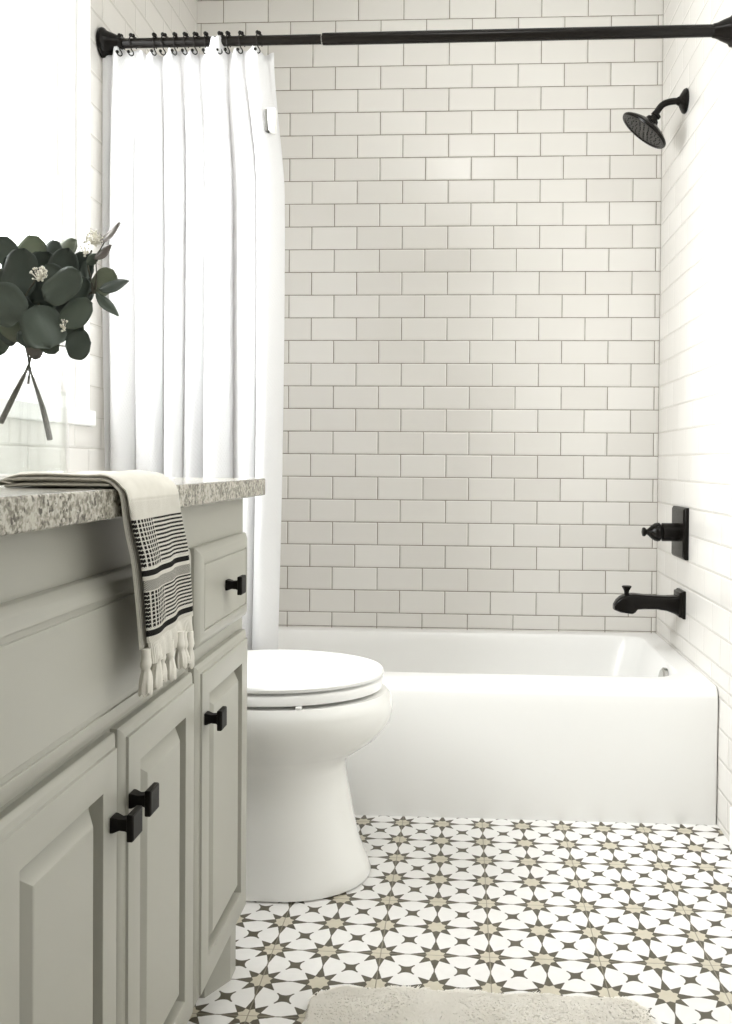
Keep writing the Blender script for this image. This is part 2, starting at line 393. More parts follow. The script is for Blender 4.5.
obj('tank_lid', bm, M['porc'], toilet, smooth=.7)

# ================================================================ vanity
FX = -.380                      # front plane of doors
VY0, VY1 = .40, 1.585
van = thing('vanity_cabinet', 'sage grey vanity cabinet with raised panel doors under granite countertop', 'cabinet', (-.66, .99, 0))
bm = bmesh.new()
box(bm, XL+.003, FX-.0175, VY0, 1.607, .100, .8565)
obj('carcass', bm, M['cab'], van, bevel=.0015)
obj('toe_kick', boxes((XL+.003, -.475, VY0+.01, VY1-.004, 0, .1005)), M['cab'], van)
def prism(bm, poly, z0, z1): loft(bm, [[(x, y, z0) for x, y in poly], [(x, y, z1) for x, y in poly]])
for s in (0, 1):
    bm = bmesh.new()
    poly = [(-.4015, VY1), (-.4015, VY1-.036), (-.432, VY1-.090), (-.474, VY1-.090), (-.474, VY1)]
    if s: poly = [(x, VY0+VY1-y) for x, y in poly]
    prism(bm, poly, 0, .1005); obj('corner_foot', bm, M['cab'], van)
def panel(y0, y1, z0, z1, prof, xf=FX):
    bm = bmesh.new()
    rings = [[(xf+d, y0+i, z0+i), (xf+d, y1-i, z0+i), (xf+d, y1-i, z1-i), (xf+d, y0+i, z1-i)] for i, d in prof]
    loft(bm, rings); return bm
P_DOOR = [(0, -.0205), (0, -.0092), (.0012, -.0078), (.006, -.0052), (.0115, -.0036), (.0125, -.0034), (.0134, -.0002), (.0142, 0), (.0505, 0), (.0510, -.0006), (.0514, -.0160), (.0560, -.0165), (.0575, -.0155), (.0750, -.0014), (.0762, -.0006), (.080, -.0006)]
P_DRAW = [(0, -.0205), (0, -.0092), (.0015, -.0072), (.010, -.0022), (.0180, -.0004), (.0200, 0), (.0240, 0), (.0244, -.0026), (.0268, -.0026), (.0272, -.0004), (.030, -.0004)]
P_FALSE = [(0, -.0205), (0, -.0100), (.0015, -.0075), (.010, -.0030), (.0180, -.0006), (.0205, 0), (.0235, 0), (.0239, -.0022), (.0305, -.0022), (.0309, 0), (.034, 0)]
def knob(parent, y, z):
    bm = bmesh.new()
    c = [(.0, .0085), (.003, .0085), (.010, .0062), (.017, .0068), (.0215, .0085)]
    loft(bm, [[(FX+d, y-s, z-s), (FX+d, y+s, z-s), (FX+d, y+s, z+s), (FX+d, y-s, z+s)] for d, s in c])
    s0 = .0148
    loft(bm, [[(FX+d, y-s, z-s), (FX+d, y+s, z-s), (FX+d, y+s, z+s), (FX+d, y-s, z+s)] for d, s in ((.0208, s0-.001), (.0218, s0), (.0275, s0), (.0288, s0-.0015))])
    obj('knob', bm, M['knob'], parent, bevel=.0006, label='square black metal knob')
DOORS = [(.700, .983, .957, .612, .520), (.992, 1.270, 1.012, .613, .526), (1.284, VY1+.003, 1.314, .617, .534)]
for i, (y0, y1, ky, zt, kz) in enumerate(DOORS):
    d = obj('door', panel(y0, y1, .112, zt, P_DOOR), M['cab'], van, bevel=.0005)
    knob(d, ky, kz)
d = obj('door', panel(VY0+.012, .691, .112, .612, P_DOOR), M['cab'], van, bevel=.0005); knob(d, .436, .519)
d = obj('drawer', panel(1.282, VY1+.003, .642, .7915, P_DRAW), M['cab'], van, bevel=.0005); knob(d, 1.430, .7185)
d = obj('drawer', panel(VY0+.012, .640, .642, .7915, P_DRAW), M['cab'], van, bevel=.0005); knob(d, .525, .7185)
obj('false_front', panel(.652, 1.258, .622, .7935, P_FALSE), M['cab'], van, bevel=.0004)
bm = bmesh.new(); box(bm, XL+.002, -.360, VY0-.02, 1.624, .8575, .8885)
top = obj('countertop', bm, M['granite'], bevel=.0025)
tag(top, 'speckled beige and grey granite countertop on the vanity cabinet', 'countertop')

# ================================================================ shower rod, hooks, curtain
RY, RZL, RZR = 2.228, 1.9725, 1.9790
def rz(x): return RZL+(RZR-RZL)*(x-XL)/(XR-XL)
rod = thing('shower_curtain_rod', 'long black metal shower curtain rod spanning wall to wall', 'curtain rod', (-.13, RY, 1.98))
ax = (XR-XL, 0, RZR-RZL)
Lr = math.hypot(XR-XL, RZR-RZL)
bm = bmesh.new(); lathe(bm, (XL+.03, RY, rz(XL+.03)), ax, [(0, .0118), (.53, .0118)], 24); obj('inner_tube', bm, M['black'], rod, smooth=.5)
bm = bmesh.new(); lathe(bm, (-.357, RY, rz(-.357)), ax, [(0, .0120), (.001, .0140), (.008, .0145), (.97, .0145)], 24); obj('outer_tube', bm, M['black'], rod, smooth=.5)
fl = [(0, .034), (.003, .0375), (.008, .0385), (.012, .0370), (.015, .0330), (.019, .0300), (.027, .0270), (.036, .0235), (.044, .0195), (.050, .0175), (.056, .0165), (.058, .0125)]
bm = bmesh.new(); lathe(bm, (XL, RY, RZL), ax, fl, 36); obj('end_flange', bm, M['black'], rod, smooth=.5)
bm = bmesh.new(); lathe(bm, (XR, RY, RZR), (-ax[0], 0, -ax[2]), fl[:-1]+[(.058, .0150)], 36); obj('end_flange', bm, M['black'], rod, smooth=.5)

HX = [-.868, -.838, -.782, -.756, -.729, -.702, -.675, -.650, -.612, -.594, -.560, -.516]
ordn = ['first', 'second', 'third', 'fourth', 'fifth', 'sixth', 'seventh', 'eighth', 'ninth', 'tenth', 'eleventh', 'last']
hook0 = None
def hook_bm():
    bm = bmesh.new(); r = .0150
    pts = [(0, -(r+.0022)*math.sin(a), (r+.0022)*math.cos(a)) for a in [math.radians(v) for v in range(-115, 116, 15)]]
    tube(bm, pts, .0016, 8)
    tail = smoothpath([pts[-1], (.001, -.010, -.019), (.003, -.005, -.024), (.005, -.006, -.031), (.002, -.010, -.036), (-.003, -.013, -.033), (-.004, -.014, -.029)], 5)
    tube(bm, tail, .0015, 8)
    bmesh.ops.create_uvsphere(bm, u_segments=12, v_segments=8, radius=.0042, matrix=Matrix.Translation((-.004, -.0145, -.027)))
    for a in (-35, 0, 35):       # the roller beads riding on the rod
        q = math.radians(a); bmesh.ops.create_uvsphere(bm, u_segments=12, v_segments=8, radius=.0050, matrix=Matrix.Translation((0, -(r+.004)*math.sin(q), (r+.004)*math.cos(q))))
    return bm
for i, x in enumerate(HX):
    if hook0 is None:
        h = obj('curtain_hook', hook_bm(), M['black'], smooth=.8); hook0 = h
    else:
        h = hook0.copy(); C.objects.link(h)
    h.location = (x, RY, rz(x)); h.rotation_euler = (0, 0, R.uniform(-.25, .25))
    lab = 'small black metal curtain hook, %s from the left along the rod' % ordn[i] if i < 11 else 'small black metal curtain hook nearest the open side of the curtain'
    tag(h, lab, 'hook', 'black hooks holding the shower curtain')

def curtain():
    bm = bmesh.new(); uvl = bm.loops.layers.uv.new('UVMap')
    NU, NV = 420, 70; ztop, zbot = 1.9585, .16
    grid = []
    cents = sorted(HX)
    # arc-length parameter s in 0..1 -> fold phase, crest at every hook
    def phase(s):
        k = s*(len(cents)-1); return k
    for j in range(NV+1):
        v = j/NV; row = []
        for i in range(NU+1):
            s = i/NU; k = s*(len(cents)-1); k0 = min(int(k), len(cents)-2); f = k-k0
            xt = cents[k0]+(cents[k0+1]-cents[k0])*f
            # spread below the hooks
            xr = -.452 + .012*math.sin(v*3.0) - .016*v
            xs = -.914 + s*(xr+.914)
            m = min(1, v*5); m = m*m*(3-2*m)
            xtop = -.900 + (xt+.868)/(-.516+.868)*(.900-.484)
            xtop = -.914 + s*(.914-.484)*.55 + .45*(.914-.484)*(xt-cents[0])/(cents[-1]-cents[0])
            x = xtop*(1-m*.75)+xs*m*.75
            ph = 2*PI*(k/1.5) + .5*math.sin(v*2.2+k)
            big = math.sin(ph*.55+.7+.25*v); med = math.sin(ph+.6*math.sin(k*1.3)); sm = math.sin(ph*2.3+1.3)
            amp = (.018+.017*min(1, v*4))*(.15+.85*min(1, s/.10))
            y = RY+.012 + amp*(.75*med+.45*big) + .004*sm*math.exp(-v*2)
            lf = max(0, 1-s/.22)**1.2; y -= .022*lf*max(0, 1-max(0, v-.35)*4)
            y = min(y, TY0-.006-.004*math.sin(k))
            if v > .50: y = max(y, 2.197)
            x += .010*math.cos(ph)*min(1, v*6)*min(1, s*12)
            x = max(x, XL+.004)
            sag = .012*(1-abs(math.cos(PI*f)))**1 * (.4+.8*abs(math.sin(k0*2.1)))
            zt = ztop - sag*(1-.0) + .004*math.sin(k0*1.7)
            bp = math.exp(-((s-.685)/.034)**4); zt += .030*bp; y = y*(1-bp*math.exp(-v*14)) + (RY-.0215)*bp*math.exp(-v*14)
            z = zt + (zbot-zt)*v
            row.append((x, y, z))
        grid.append(row)
    V = [[bm.verts.new(p) for p in r] for r in grid]
    for j in range(NV):
        for i in range(NU):
            f = bm.faces.new((V[j][i], V[j][i+1], V[j+1][i+1], V[j+1][i])); 
            for l, (a, b) in zip(f.loops, ((i, j), (i+1, j), (i+1, j+1), (i, j+1))): l[uvl].uv = (a/NU*.9, b/NV*1.0)
    return bm
cur = obj('shower_curtain', curtain(), M['curtain'], smooth=1.2)
md = cur.modifiers.new('Solidify', 'SOLIDIFY'); md.thickness = .0012
tag(cur, 'white waffle weave shower curtain gathered at the left of the bathtub', 'curtain')
clipt = thing('curtain_clip', 'small white wedge clip on the right edge of the shower curtain', 'clip', (-.486, 2.222, 1.77))
bm = bmesh.new(); loft(bm, [[(-.490+a, 2.205, z), (-.472+b, 2.205, z), (-.472+b, 2.232, z), (-.490+a, 2.232, z)] for z, a, b in ((1.742, .004, .0), (1.745, .003, .001), (1.795, .000, .003), (1.798, .001, .002))])
obj('clip_body', bm, M['clip'], clipt, bevel=.002)
bm = boxes((-.497, -.4885, 2.207, 2.230, 1.741, 1.796)); obj('clip_hinge', bm, M['hinge'], clipt, bevel=.002, label='grey hinge side')

# ================================================================ shower fittings on the right wall
sh = thing('shower_fixture', 'black round shower head on a bent arm from the right wall', 'shower head', (XR, 2.715, 2.004))
bm = bmesh.new(); lathe(bm, (XR, 2.715, 2.004), (-1, 0, 0), [(0, .034), (.004, .0365), (.010, .034), (.015, .026), (.022, .014), (.028, .0115)], 32); obj('wall_flange', bm, M['black'], sh, smooth=.6)
bm = bmesh.new(); tube(bm, smoothpath([(XR-.015, 2.715, 2.004), (XR-.045, 2.715, 2.003), (XR-.070, 2.715, 1.994), (XR-.086, 2.715, 1.974), (XR-.093, 2.715, 1.962)], 5), .0098, 16); obj('arm', bm, M['black'], sh, smooth=.8)
hd = Vector((-.61, .10, -.785)).normalized()
on = Vector((.566, 2.715, 1.958))
bm = bmesh.new(); lathe(bm, on-hd*.012, hd, [(0, .011), (.003, .015), (.010, .015), (.012, .012), (.016, .012), (.020, .019), (.030, .022), (.034, .030), (.040, .046), (.048, .064), (.054, .074), (.058, .0785), (.062, .0790), (.066, .0765), (.0665, .070), (.064, .066)], 44)
obj('spray_head', bm, M['black'], sh, smooth=.5)
bm = bmesh.new()
u, w, a = frame(hd)
for rr, n in ((.015, 6), (.030, 12), (.045, 18), (.059, 24)):
    for k in range(n):
        q = 2*PI*k/n; c = on+hd*.0515+(u*math.cos(q)+w*math.sin(q))*rr
        lathe(bm, c, hd, [(0, .0022), (.003, .0016)], 8)
obj('spray_nozzle', bm, M['rubber'], sh)['kind'] = 'stuff'

def square_plate(cy, cz, hy, hz, prof):
    bm = bmesh.new()
    loft(bm, [[(XR-d, cy-hy+i, cz-hz+i), (XR-d, cy+hy-i, cz-hz+i), (XR-d, cy+hy-i, cz+hz-i), (XR-d, cy-hy+i, cz+hz-i)] for i, d in prof]); return bm
vy, vz = 2.700, .719
va = thing('shower_valve', 'black square shower valve with a turned handle above the tub spout', 'shower valve', (XR, vy, vz))
obj('valve_plate', square_plate(vy, vz, .076, .076, ((0, 0), (0, .010), (.004, .014), (.007, .016), (.012, .0165))), M['black'], va, bevel=.001)
bm = bmesh.new(); lathe(bm, (XR-.010, vy, vz), (-1, 0, 0), [(0, .0300), (.004, .0300), (.006, .0275), (.050, .0275), (.0515, .0250), (.0525, .020), (.0555, .020), (.0565, .0250), (.058, .0275), (.064, .0285), (.072, .0265), (.082, .0200), (.089, .0130), (.094, .0085), (.097, .0080), (.100, .0125), (.104, .0140), (.108, .0125), (.110, .006)], 32)
obj('valve_handle', bm, M['black'], va, smooth=.5)
sy, sz = 2.690, .508
sp = thing('tub_spout', 'black tub spout with pull-up diverter below the shower valve', 'tub spout', (XR, sy, sz))
obj('spout_plate', square_plate(sy, sz, .041, .041, ((0, 0), (0, .008), (.003, .010), (.005, .018), (.009, .019))), M['black'], sp, bevel=.001)
bm = bmesh.new(); rings = []
for d, zt, zb, hw in ((.010, .534, .474, .029), (.025, .531, .478, .027), (.050, .530, .487, .024), (.080, .531, .491, .023), (.115, .533, .491, .0235), (.135, .535, .489, .024), (.142, .5355, .480, .0245), (.150, .5355, .476, .025), (.168, .533, .478, .025), (.184, .526, .480, .0235), (.195, .516, .484, .021), (.203, .503, .487, .015)):
    x = XR-d; r = min(.009, hw*.4); c = (zt+zb)/2; h = (zt-zb)/2; ring = []
    for cy2, cz2, a0 in ((hw-r, h-r, 0), (-hw+r, h-r, PI/2), (-hw+r, -h+r, PI), (hw-r, -h+r, 1.5*PI)):
        for k in range(4):
            q = a0+PI/2*k/3; ring.append((x, sy+cy2+r*math.cos(q), c+cz2+r*math.sin(q)))
    rings.append(ring)
loft(bm, rings); obj('spout_body', bm, M['black'], sp, smooth=.7)
bm = bmesh.new(); lathe(bm, (XR-.165, sy, .529), (0, 0, 1), [(0, .0075), (.010, .0070), (.016, .0085), (.026, .0145), (.028, .0145), (.0295, .012)], 24); obj('diverter_knob', bm, M['black'], sp, smooth=.5)

# ================================================================ bath rug
rug = thing('bath_rug', 'cream shaggy bath rug lying on the patterned tile floor', 'rug', (.035, 1.12, 0))
def rug_outline(k=10, r=.05):
    return rrect(-.250, .315, .66, 1.518, r, 0, k)
bm = bmesh.new(); pts = rug_outline()
cxr, cyr = .0325, 1.09
def shr(p, f, z): return (cxr+(p[0]-cxr)*(1-f/.28), cyr+(p[1]-cyr)*(1-f/.43), z)
loft(bm, [[shr(p, .004, .0005) for p in pts], [shr(p, 0, .004) for p in pts], [shr(p, .004, .011) for p in pts], [shr(p, .012, .013) for p in pts]])
obj('rug_backing', bm, M['rug'], rug, smooth=.8)
def pile():
    vs = []; fs = []; rr = random.Random(3)
    def inside(x, y):
        r = .05; dx = max(-.250+r-x, x-(.315-r), 0); dy = max(.66+r-y, y-(1.518-r), 0); return dx*dx+dy*dy <= r*r
    from mathutils import noise
    n = 0
    while n < 60000:
        x = rr.uniform(-.25, .315); y = 1.518-abs(rr.uniform(0, 1))**1.35*(1.518-.66)
        if not inside(x, y): continue
        n += 1
        q = noise.noise(Vector((x*14, y*14, 0)))*3.0; lean = .6+.7*noise.noise(Vector((x*9, y*9, 5)))
        a = q+rr.uniform(-.9, .9); L = rr.uniform(.008, .013); w = rr.uniform(.0013, .0024)
        dx, dy = math.cos(a), math.sin(a); l = max(.5, lean+.4)
        ca, sa = -dy*w, dx*w; z = .011
        b = len(vs)
        p1 = (x+dx*L*.3*l, y+dy*L*.3*l, z+L*.40); p2 = (x+dx*L*1.1*l, y+dy*L*1.1*l, max(.006, z+L*(.62-.25*l)))
        vs += [(x-ca, y-sa, z), (x+ca, y+sa, z), (p1[0]+ca*.8, p1[1]+sa*.8, p1[2]), (p1[0]-ca*.8, p1[1]-sa*.8, p1[2]), p2]
        fs += [(b, b+1, b+2, b+3), (b+3, b+2, b+4)]
    me = bpy.data.meshes.new('rug_pile'); me.from_pydata(vs, [], fs); me.materials.append(M['rug'])
    o = bpy.data.objects.new('rug_pile', me); C.objects.link(o); o.parent = rug; o.matrix_parent_inverse = Matrix.Translation(-rug.location)
    o['kind'] = 'stuff'
pile()

# ================================================================ hand towel over the counter edge
TWY0, TWY1, TWZ = .925, 1.098, .8555          # sides where the stripes begin, height there
tw = thing('hand_towel', 'cream hand towel with black stripes and tassels draped over the counter edge', 'towel', (-.40, 1.02, .889))
def sheet(path, y0f, y1f, th, nu=48, wav=None, uv_v=None):
    """closed thick sheet: path = [(x,z)] centre line; y0f/y1f(s) sides; th thickness"""
    P = [Vector((p[0], 0, p[1])) for p in path]; N = []
    for i in range(len(P)):
        d = (P[min(i+1, len(P)-1)]-P[max(i-1, 0)]).normalized(); N.append(Vector((-d.z, 0, d.x)))
    bm = bmesh.new(); uvl = bm.loops.layers.uv.new('UVMap'); top, bot = [], []
    for i, p in enumerate(P):
        s = i/(len(P)-1); a, b = [], []
        for j in range(nu+1):
            t = j/nu; y = y0f(p)+(y1f(p)-y0f(p))*t
            o = wav(p, t) if wav else 0.0
            e = min(1, min(t, 1-t)*nu/2.2); e2 = min(1, min(i, len(P)-1-i)/2.0); k = th/2*math.sqrt(max(.06, min(e, max(e2, .25))))
            q = p+N[i]*o
            a.append(bm.verts.new((q.x+N[i].x*k, y, q.z+N[i].z*k))); b.append(bm.verts.new((q.x-N[i].x*k, y, q.z-N[i].z*k)))
        top.append(a); bot.append(b)
    n = len(P)
    def face(vs, uvs):
        f = bm.faces.new(vs)
        for l, u in zip(f.loops, uvs): l[uvl].uv = u
    vv = uv_v or (lambda p: -1.0)
    for i in range(n-1):
        v0, v1 = vv(P[i]), vv(P[i+1])
        for j in range(nu):
            u0, u1 = j/nu, (j+1)/nu; uq = ((u0, v0), (u1, v0), (u1, v1), (u0, v1))
            face((top[i][j], top[i][j+1], top[i+1][j+1], top[i+1][j]), uq)
            face((bot[i][j], bot[i+1][j], bot[i+1][j+1], bot[i][j+1]), (uq[0], uq[3], uq[2], uq[1]))
        for j, u in ((0, 0), (nu, 1)):
            face((top[i][j], top[i+1][j], bot[i+1][j], bot[i][j]), ((u, v0), (u, v1), (u, v1), (u, v0)))
    for i in (0, n-1):
        for j in range(nu): face((top[i][j], bot[i][j], bot[i][j+1], top[i][j+1]), ((0, vv(P[i])),)*4)
    return bm
def hang(p):      # how far the hanging part skews towards the tub, and its sides
    return max(0, .888-p.z)
outer = [(-.490, .8918), (-.486, .8945), (-.477, .8990), (-.463, .9020)] + [(-.445+.02*k, .9022-.0002*k) for k in range(3)]
arc = [(-.376+.030*math.sin(a), .874+.030*math.cos(a)) for a in [math.radians(v) for v in range(0, 91, 9)]]
outer = outer+[(-.388, .9025)]+arc
z = .874
while z > .719: z -= .004; outer.append((-.346+.003*math.sin((.874-z)*20), z))
def yl(p): h = hang(p); return .910+.30*h*min(1, h*14)
def yr(p): h = hang(p); return 1.076+.36*h*min(1, h*14)
def wav(p, t):
    h = hang(p)
    return (.0045*math.sin(t*5.2+.6)+.0018*math.sin(t*14))*min(1, h*12) + .0015*math.sin(t*7+p.x*40)*(1 if h == 0 else 0)
def uvv(p): return (TWZ-min(p.z, .876))/.130 if p.x > -.37 else (TWZ-.876)/.130
obj('front_layer', sheet(outer, yl, yr, .0045, 56, wav, uvv), M['towel'], tw, smooth=1.2)
inner = [(-.470, .8935), (-.482, .896), (-.478, .8975), (-.460, .8980), (-.430, .8980), (-.390, .8985)] + [(-.3755+.0225*math.sin(a), .8755+.0235*math.cos(a)) for a in [math.radians(v) for v in range(0, 91, 12)]]
z = .8755
while z > .712: z -= .005; inner.append((-.3527+.0015*math.sin((.874-z)*20), z))
obj('back_layer', sheet(inner, lambda p: yl(p)-.001-.01*hang(p), lambda p: yr(p)-.012, .0060, 40, lambda p, t: .6*wav(p, t)), M['cream'], tw, smooth=1.2, label='plain cream layer folded behind the stripes')
obj('fold', sheet([(-.478, .8905), (-.460, .8925), (-.42, .8928), (-.38, .8928), (-.366, .8925)], lambda p: .9095, lambda p: 1.062, .0070, 24), M['cream'], tw, smooth=1.2)
def tassel(x, y, zt, L, lean, w):
    bm = bmesh.new(); n = 22; rings = []
    prof = [(-.012, .0066), (-.004, .0070), (0, .0074), (.004, .0084), (.0075, .0080), (.0100, .0064), (.013, .0070), (.020, .0080*w), (L*.7, .0084*w), (L*.95, .0086*w), (L, .0074*w)]
    ph = R.uniform(0, 6)
    for d, r in prof:
        ring = []
        for k in range(n):
            a = 2*PI*k/n; rr = r*(1+(.13*math.sin(a*7+ph+d*60) if d > .012 else .06*math.sin(a*3+d*400)))
            ring.append((x+rr*.70*math.cos(a)+.02*d, y+lean*max(0, d)+rr*math.sin(a), zt-d+(.0025*math.sin(a*5+ph) if d >= L*.93 else 0)))
        rings.append(ring)
    loft(bm, rings); return bm
for k in range(7):
    t = (k+.5)/7; y0, y1 = .950, 1.140
    obj('tassel', tassel(-.3455+.003*math.sin(k*2), y0+(y1-y0)*t, .700-.009*t+.004*math.sin(k*1.9), .038-.009*t+.003*math.sin(k*2.3), R.uniform(-.22, .16), 1.12), M['cream'], tw, smooth=1.0)
# the plain woven end between stripes and knots
endp = [(-.3460, .7200)]; z = .7200
while z > .695: z -= .004; endp.append((-.3460, z))
obj('woven_end', sheet(endp, lambda p: yl(p)+.004, lambda p: yr(p)-.004, .0045, 56, lambda p, t: wav(p, t)+.0012*math.sin(t*36)*min(1, (.7200-p.z)/.01)), M['cream'], tw, smooth=1.2)

# ================================================================ vase and eucalyptus
VX, VY, VZ = -.620, 1.250, .8888
vase = thing('glass_vase', 'clear glass bottle vase holding eucalyptus stems on the granite counter', 'vase', (VX, VY, VZ))
bm = bmesh.new()
lathe(bm, (VX, VY, VZ), (0, 0, 1), [(0, .047), (.003, .0515), (.010, .0530), (.060, .0535), (.120, .0530), (.140, .0500), (.152, .0420), (.163, .0290), (.172, .0210), (.186, .0180), (.200, .0180), (.206, .0205), (.209, .0200),
    (.206, .0170), (.186, .0152), (.172, .0180), (.162, .0260), (.150, .0390), (.138, .0472), (.120, .0502), (.060, .0507), (.014, .0500), (.009, .0450), (.0085, .0005)], 48, True, True)
obj('vase_body', bm, M['glass'], vase, smooth=.8)
bm = bmesh.new(); lathe(bm, (VX, VY, VZ+.0095), (0, 0, 1), [(0, .044), (.004, .0493), (.05, .0500), (.118, .0494)], 48); obj('water', bm, M['water'], vase, smooth=.8)

bq = thing('eucalyptus_bouquet', 'dark green eucalyptus branches with cream buds standing in the glass vase', 'plant', (VX, VY, VZ+.02))
F = 893.038/VY
def at(px, py, dy=0.0):     # a point of the bouquet, laid out in its own plane and given its own depth
    Y = VY+dy
    return Vector((Y*(-.496+(px-28)*.00112), Y, .917+Y*(.1084-(py-366)*.00112)))
def leafmesh(base, tip, width, nrm, cup, fold, rnd):
    b = Vector(base); t = Vector(tip); d = t-b; L = d.length; d.normalize()
    n = (Vector(nrm)-d*Vector(nrm).dot(d)).normalized(); s = d.cross(n)
    bm = bmesh.new(); nl, nw = 12, 8; rows = []
    for i in range(nl+1):
        v = i/nl
        if rnd: w = math.sqrt(max(0, 1-(2*v-1)**2))**.85*(1.0-.10*(v-.5)) ; 
        else: w = math.sin(PI*v**.85)**.8 if 0 < v < 1 else 0
        w = max(w, .03)*width/2; row = []
        for j in range(nw+1):
            u = j/nw*2-1
            h = cup*L*(u*u*.5 + (2*v-1)**2*.5) - abs(u)*fold*width*.5 + .02*L*math.sin(u*4+v*5)
            row.append(bm.verts.new(b+d*(L*v)+s*(u*w*(1+.05*math.sin(v*9+L*900)))+n*h))
        rows.append(row)
    for i in range(nl):
        for j in range(nw): bm.faces.new((rows[i][j], rows[i][j+1], rows[i+1][j+1], rows[i+1][j]))
    return bm
def leaf(bx, by, tx, ty, w, mat, dy=0.0, nrm=(.3, -1, .3), cup=.10, fold=.1, rnd=True, tdy=0.0):
    o = obj('leaf', leafmesh(at(bx, by, dy), at(tx, ty, dy+tdy), w*.0014, nrm, cup, fold, rnd), M[mat], bq, smooth=1.2)
    m = o.modifiers.new('Solidify', 'SOLIDIFY'); m.thickness = .0006
# nearest leaves first: (base x,y, tip x,y, width, material, depth offset)
leaf(50, 348, 34, 304, 42, 'leafg', -.050, (.35, -1, .5), .07, .12)
leaf(22, 318, -16, 288, 42, 'leafg', -.050, (-.3, -1, .2), .08, .1)
leaf(12, 296, 24, 246, 36, 'leafd', -.035, (.1, -1, .1), .08, .15)
leaf(44, 298, 82, 270, 31, 'leafg', -.045, (.15, -1, .15), .06, .12)
leaf(62, 322, 95, 302, 31, 'leafm', -.038, (.1, -1, .35), .08, .05)
leaf(66, 345, 93, 342, 32, 'leafd', -.042, (.2, -1, .1), .05, .05)
leaf(32, 300, 6, 254, 42, 'leafd', -.012, (-.5, -1, .1))
leaf(32, 302, 50, 250, 44, 'leafd', -.018, (.3, -1, .3))
leaf(52, 300, 70, 246, 32, 'leafd', -.022, (.3, -1, .4), .1, .2)
leaf(66, 292, 90, 250, 28, 'leafd', -.008, (.6, -1, .2), .1, .2)
leaf(54, 306, 94, 286, 34, 'leafd', -.012, (.1, -1, .5))
leaf(56, 330, 84, 318, 30, 'leafd', -.020, (.1, -1, -.2))
leaf(30, 334, 40, 284, 46, 'leafd', .000, (.1, -1, 0))
leaf(18, 326, -4, 332, 34, 'leafd', -.012, (-.2, -1, .2))
leaf(14, 310, -14, 268, 36, 'leafd', -.028, (-.5, -1, .3), .1, .2)
leaf(44, 338, 66, 304, 40, 'leafd', .005, (.3, -1, -.1))
leaf(24, 264, 38, 234, 32, 'leafl', .020, (.3, -1, .6))  # pale colour stands in for backlight through this leaf
leaf(46, 262, 78, 238, 22, 'leafl', .022, (.5, -1, .6), .1, .3)  # backlight put into the pale leaf colour here too
leaf(40, 262, 60, 240, 24, 'leafd', .018, (.2, -1, .4), .1, .2)
leaf(10, 264, -2, 234, 26, 'leafg', .012, (-.2, -1, .3))
leaf(24, 338, 0, 318, 24, 'leafl', -.020, (-.2, -1, .6), .1, .2)
leaf(16, 332, 42, 340, 24, 'leafd', -.024, (0, -1, .5), .1, .15)
leaf(36, 336, 60, 350, 20, 'leafm', -.018, (.2, -1, -.3), .12, .2)
leaf(28, 342, 40, 358, 16, 'leafp', -.010, (.2, -1, -.4), .15, .2)
leaf(82, 276, 88, 302, 18, 'leafd', -.012, (.6, -1, 0))
leaf(86, 278, 90, 256, 14, 'leafd', -.006, (.8, -1, 0), .1, .2, False)
leaf(60, 286, 46, 262, 22, 'leafd', -.040, (0, -1, .2), .12, .2)
leaf(70, 300, 88, 276, 22, 'leafd', -.030, (.4, -1, 0), .12, .2)
# the spray that reaches out to the right
leaf(101, 288, 132, 280, 18, 'leafd', -.030, (.1, -.9, .6), .04, .1, False)
leaf(96, 292, 116, 268, 24, 'leafl', -.018, (.4, -1, .3), .08, .1)
leaf(98, 291, 121, 315, 13, 'leafm', -.030, (.7, -.7, .2), .05, .35, False)
leaf(102, 242, 124, 222, 13, 'leafp', -.022, (-.2, -1, .8), .16, .25, False)
leaf(96, 257, 114, 243, 12, 'leafp', -.024, (.2, -1, .6), .08, .25, False)
leaf(88, 262, 100, 252, 11, 'leafm', -.020, (.4, -1, .2), .08, .2, False)
# the side that leans out of view to the left and to the back
for bx, by, tx, ty, w, m_, dy in ((-8, 300, -48, 276, 40, 'leafd', -.02), (-14, 290, -40, 246, 38, 'leafm', .01), (-6, 322, -44, 318, 36, 'leafd', .02), (8, 330, -24, 350, 30, 'leafm', -.01), (20, 318, 10, 276, 44, 'leafd', .035), (44, 316, 58, 270, 46, 'leafd', .04), (60, 316, 80, 286, 36, 'leafd', .035), (30, 300, 24, 256, 40, 'leafd', .05)):
    leaf(bx, by, tx, ty, w, m_, dy, (R.uniform(-.4, .4), -1 if dy < .03 else .8, R.uniform(-.1, .5)))
def stem(pts, r0, r1, k=6):
    P = smoothpath(pts, k); bm = bmesh.new(); n = len(P)
    tube(bm, P, [r0+(r1-r0)*(lambda q: q*q*(3-2*q))(min(1, max(0, (i/(n-1)-.12)/.22))) for i in range(n)], 8); obj('stem', bm, M['stem'], bq, smooth=1.0)
stem([at(50, 441, -.012), at(42, 408, -.008), at(30, 372, .0), at(27, 352, .004), at(30, 322, 0), at(44, 290, -.01), at(58, 268, -.01)], .0042, .0016)
stem([at(-2, 424, .010), at(10, 400, .008), at(26, 368, -.004), at(31, 350, -.004), at(36, 326, .0), at(60, 306, -.005), at(84, 296, -.015), at(95, 290, -.020)], .0042, .0016)
stem([at(27, 384, .006), at(28, 366, .004), at(22, 340, .004), at(10, 310, .0), at(-10, 292, -.005), at(-30, 270, 0)], .0016, .0010)
stem([at(36, 330, .0), at(56, 344, -.02), at(80, 345, -.042)], .0012, .0008)
stem([at(95, 292, -.020), at(92, 276, -.018), at(89, 262, -.016), at(93, 248, -.018)], .0022, .0012)
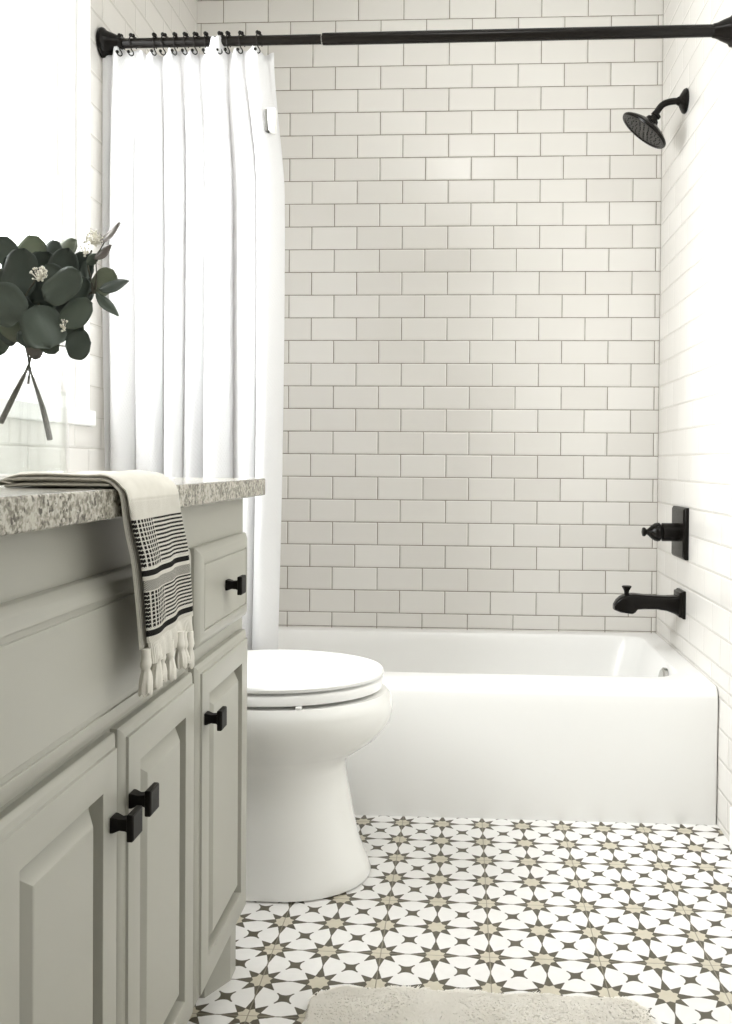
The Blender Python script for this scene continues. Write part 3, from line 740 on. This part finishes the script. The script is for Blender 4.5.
stem([at(97, 288, -.022), at(98, 272, -.022), at(98, 256, -.022), at(106, 240, -.022)], .0016, .0008)
stem([at(14, 318, -.01), at(20, 300, -.03), at(40, 270, -.055)], .0012, .0008)
def buds(cx, cy, sx, sy, n, dy, col='flower'):
    bm = bmesh.new(); c0 = at(cx, cy+sy*.9, dy)
    for _ in range(n):
        a = R.uniform(0, 2*PI); r = math.sqrt(R.random())
        p = at(cx+sx*r*math.cos(a), cy+sy*r*math.sin(a), dy+R.uniform(-.008, .008))
        bmesh.ops.create_icosphere(bm, subdivisions=1, radius=R.uniform(.0010, .0021), matrix=Matrix.Translation(p))
        tube(bm, [c0, (c0+p)/2+Vector((0, 0, .001)), p], .0004, 4)
    obj('bud_cluster', bm, M[col], bq, smooth=1.0, label='cluster of small cream buds')
buds(38, 272, 9, 8, 46, -.062)
buds(96, 236, 9, 8, 46, -.026)
buds(86, 246, 6, 8, 18, -.024)
buds(64, 324, 5, 7, 18, -.044)

# ================================================================ camera
cam = bpy.data.cameras.new('camera'); co = bpy.data.objects.new('camera', cam); C.objects.link(co)
yaw, pitch, roll, h = .05291, -.01423, .00783, .91724
fwd = Vector((-math.sin(yaw)*math.cos(pitch), math.cos(yaw)*math.cos(pitch), math.sin(pitch)))
r0 = Vector((math.cos(yaw), math.sin(yaw), 0)); u0 = r0.cross(fwd)
rr = math.cos(roll)*r0+math.sin(roll)*u0; uu = -math.sin(roll)*r0+math.cos(roll)*u0
co.matrix_world = Matrix(((rr.x, uu.x, -fwd.x, 0), (rr.y, uu.y, -fwd.y, 0), (rr.z, uu.z, -fwd.z, h), (0, 0, 0, 1)))
cam.sensor_fit = 'VERTICAL'; cam.sensor_height = 24; cam.sensor_width = 24*732/1024; cam.lens = 893.038/1024*24
cam.shift_x = -(414.519-366)/1024; cam.shift_y = (476.470-512)/1024
cam.clip_start = .02
bpy.context.scene.camera = co

# ================================================================ light
wd = bpy.data.worlds.new('daylight'); bpy.context.scene.world = wd; wd.use_nodes = True
wd.node_tree.nodes['Background'].inputs[0].default_value = (1.0, 1.0, 1.0, 1); wd.node_tree.nodes['Background'].inputs[1].default_value = 4.0
def area(name, loc, rot, sx, sy, power, col=(1, 1, 1)):
    l = bpy.data.lights.new(name, 'AREA'); l.shape = 'RECTANGLE'; l.size = sx; l.size_y = sy; l.energy = power; l.color = col
    o = bpy.data.objects.new(name, l); C.objects.link(o); o.location = loc; o.rotation_euler = rot; return o
w_ = area('daylight_window', (XL-.17, (WY0+WY1)/2-.04, 1.58), (0, -math.radians(80), math.radians(6)), 1.05, .95, 40, (1, .998, .995))
w_.data.spread = math.radians(140)
area('ceiling_fill', (.0, .95, ZC-.02), (0, 0, 0), .35, .35, 7.5, (1, .985, .975))  # added fill light, no fixture is seen up there
sc = bpy.context.scene
sc.view_settings.view_transform = 'Standard'; sc.view_settings.look = 'None'; sc.view_settings.gamma = 1; sc.view_settings.use_curve_mapping = False
sc.view_settings.exposure = 0.37
sc.cycles.max_bounces = 10; sc.cycles.diffuse_bounces = 6; sc.cycles.transparent_max_bounces = 16
sc.cycles.use_denoising = True; sc.cycles.sample_clamp_indirect = 8
sc.cycles.caustics_refractive = False; sc.cycles.caustics_reflective = False
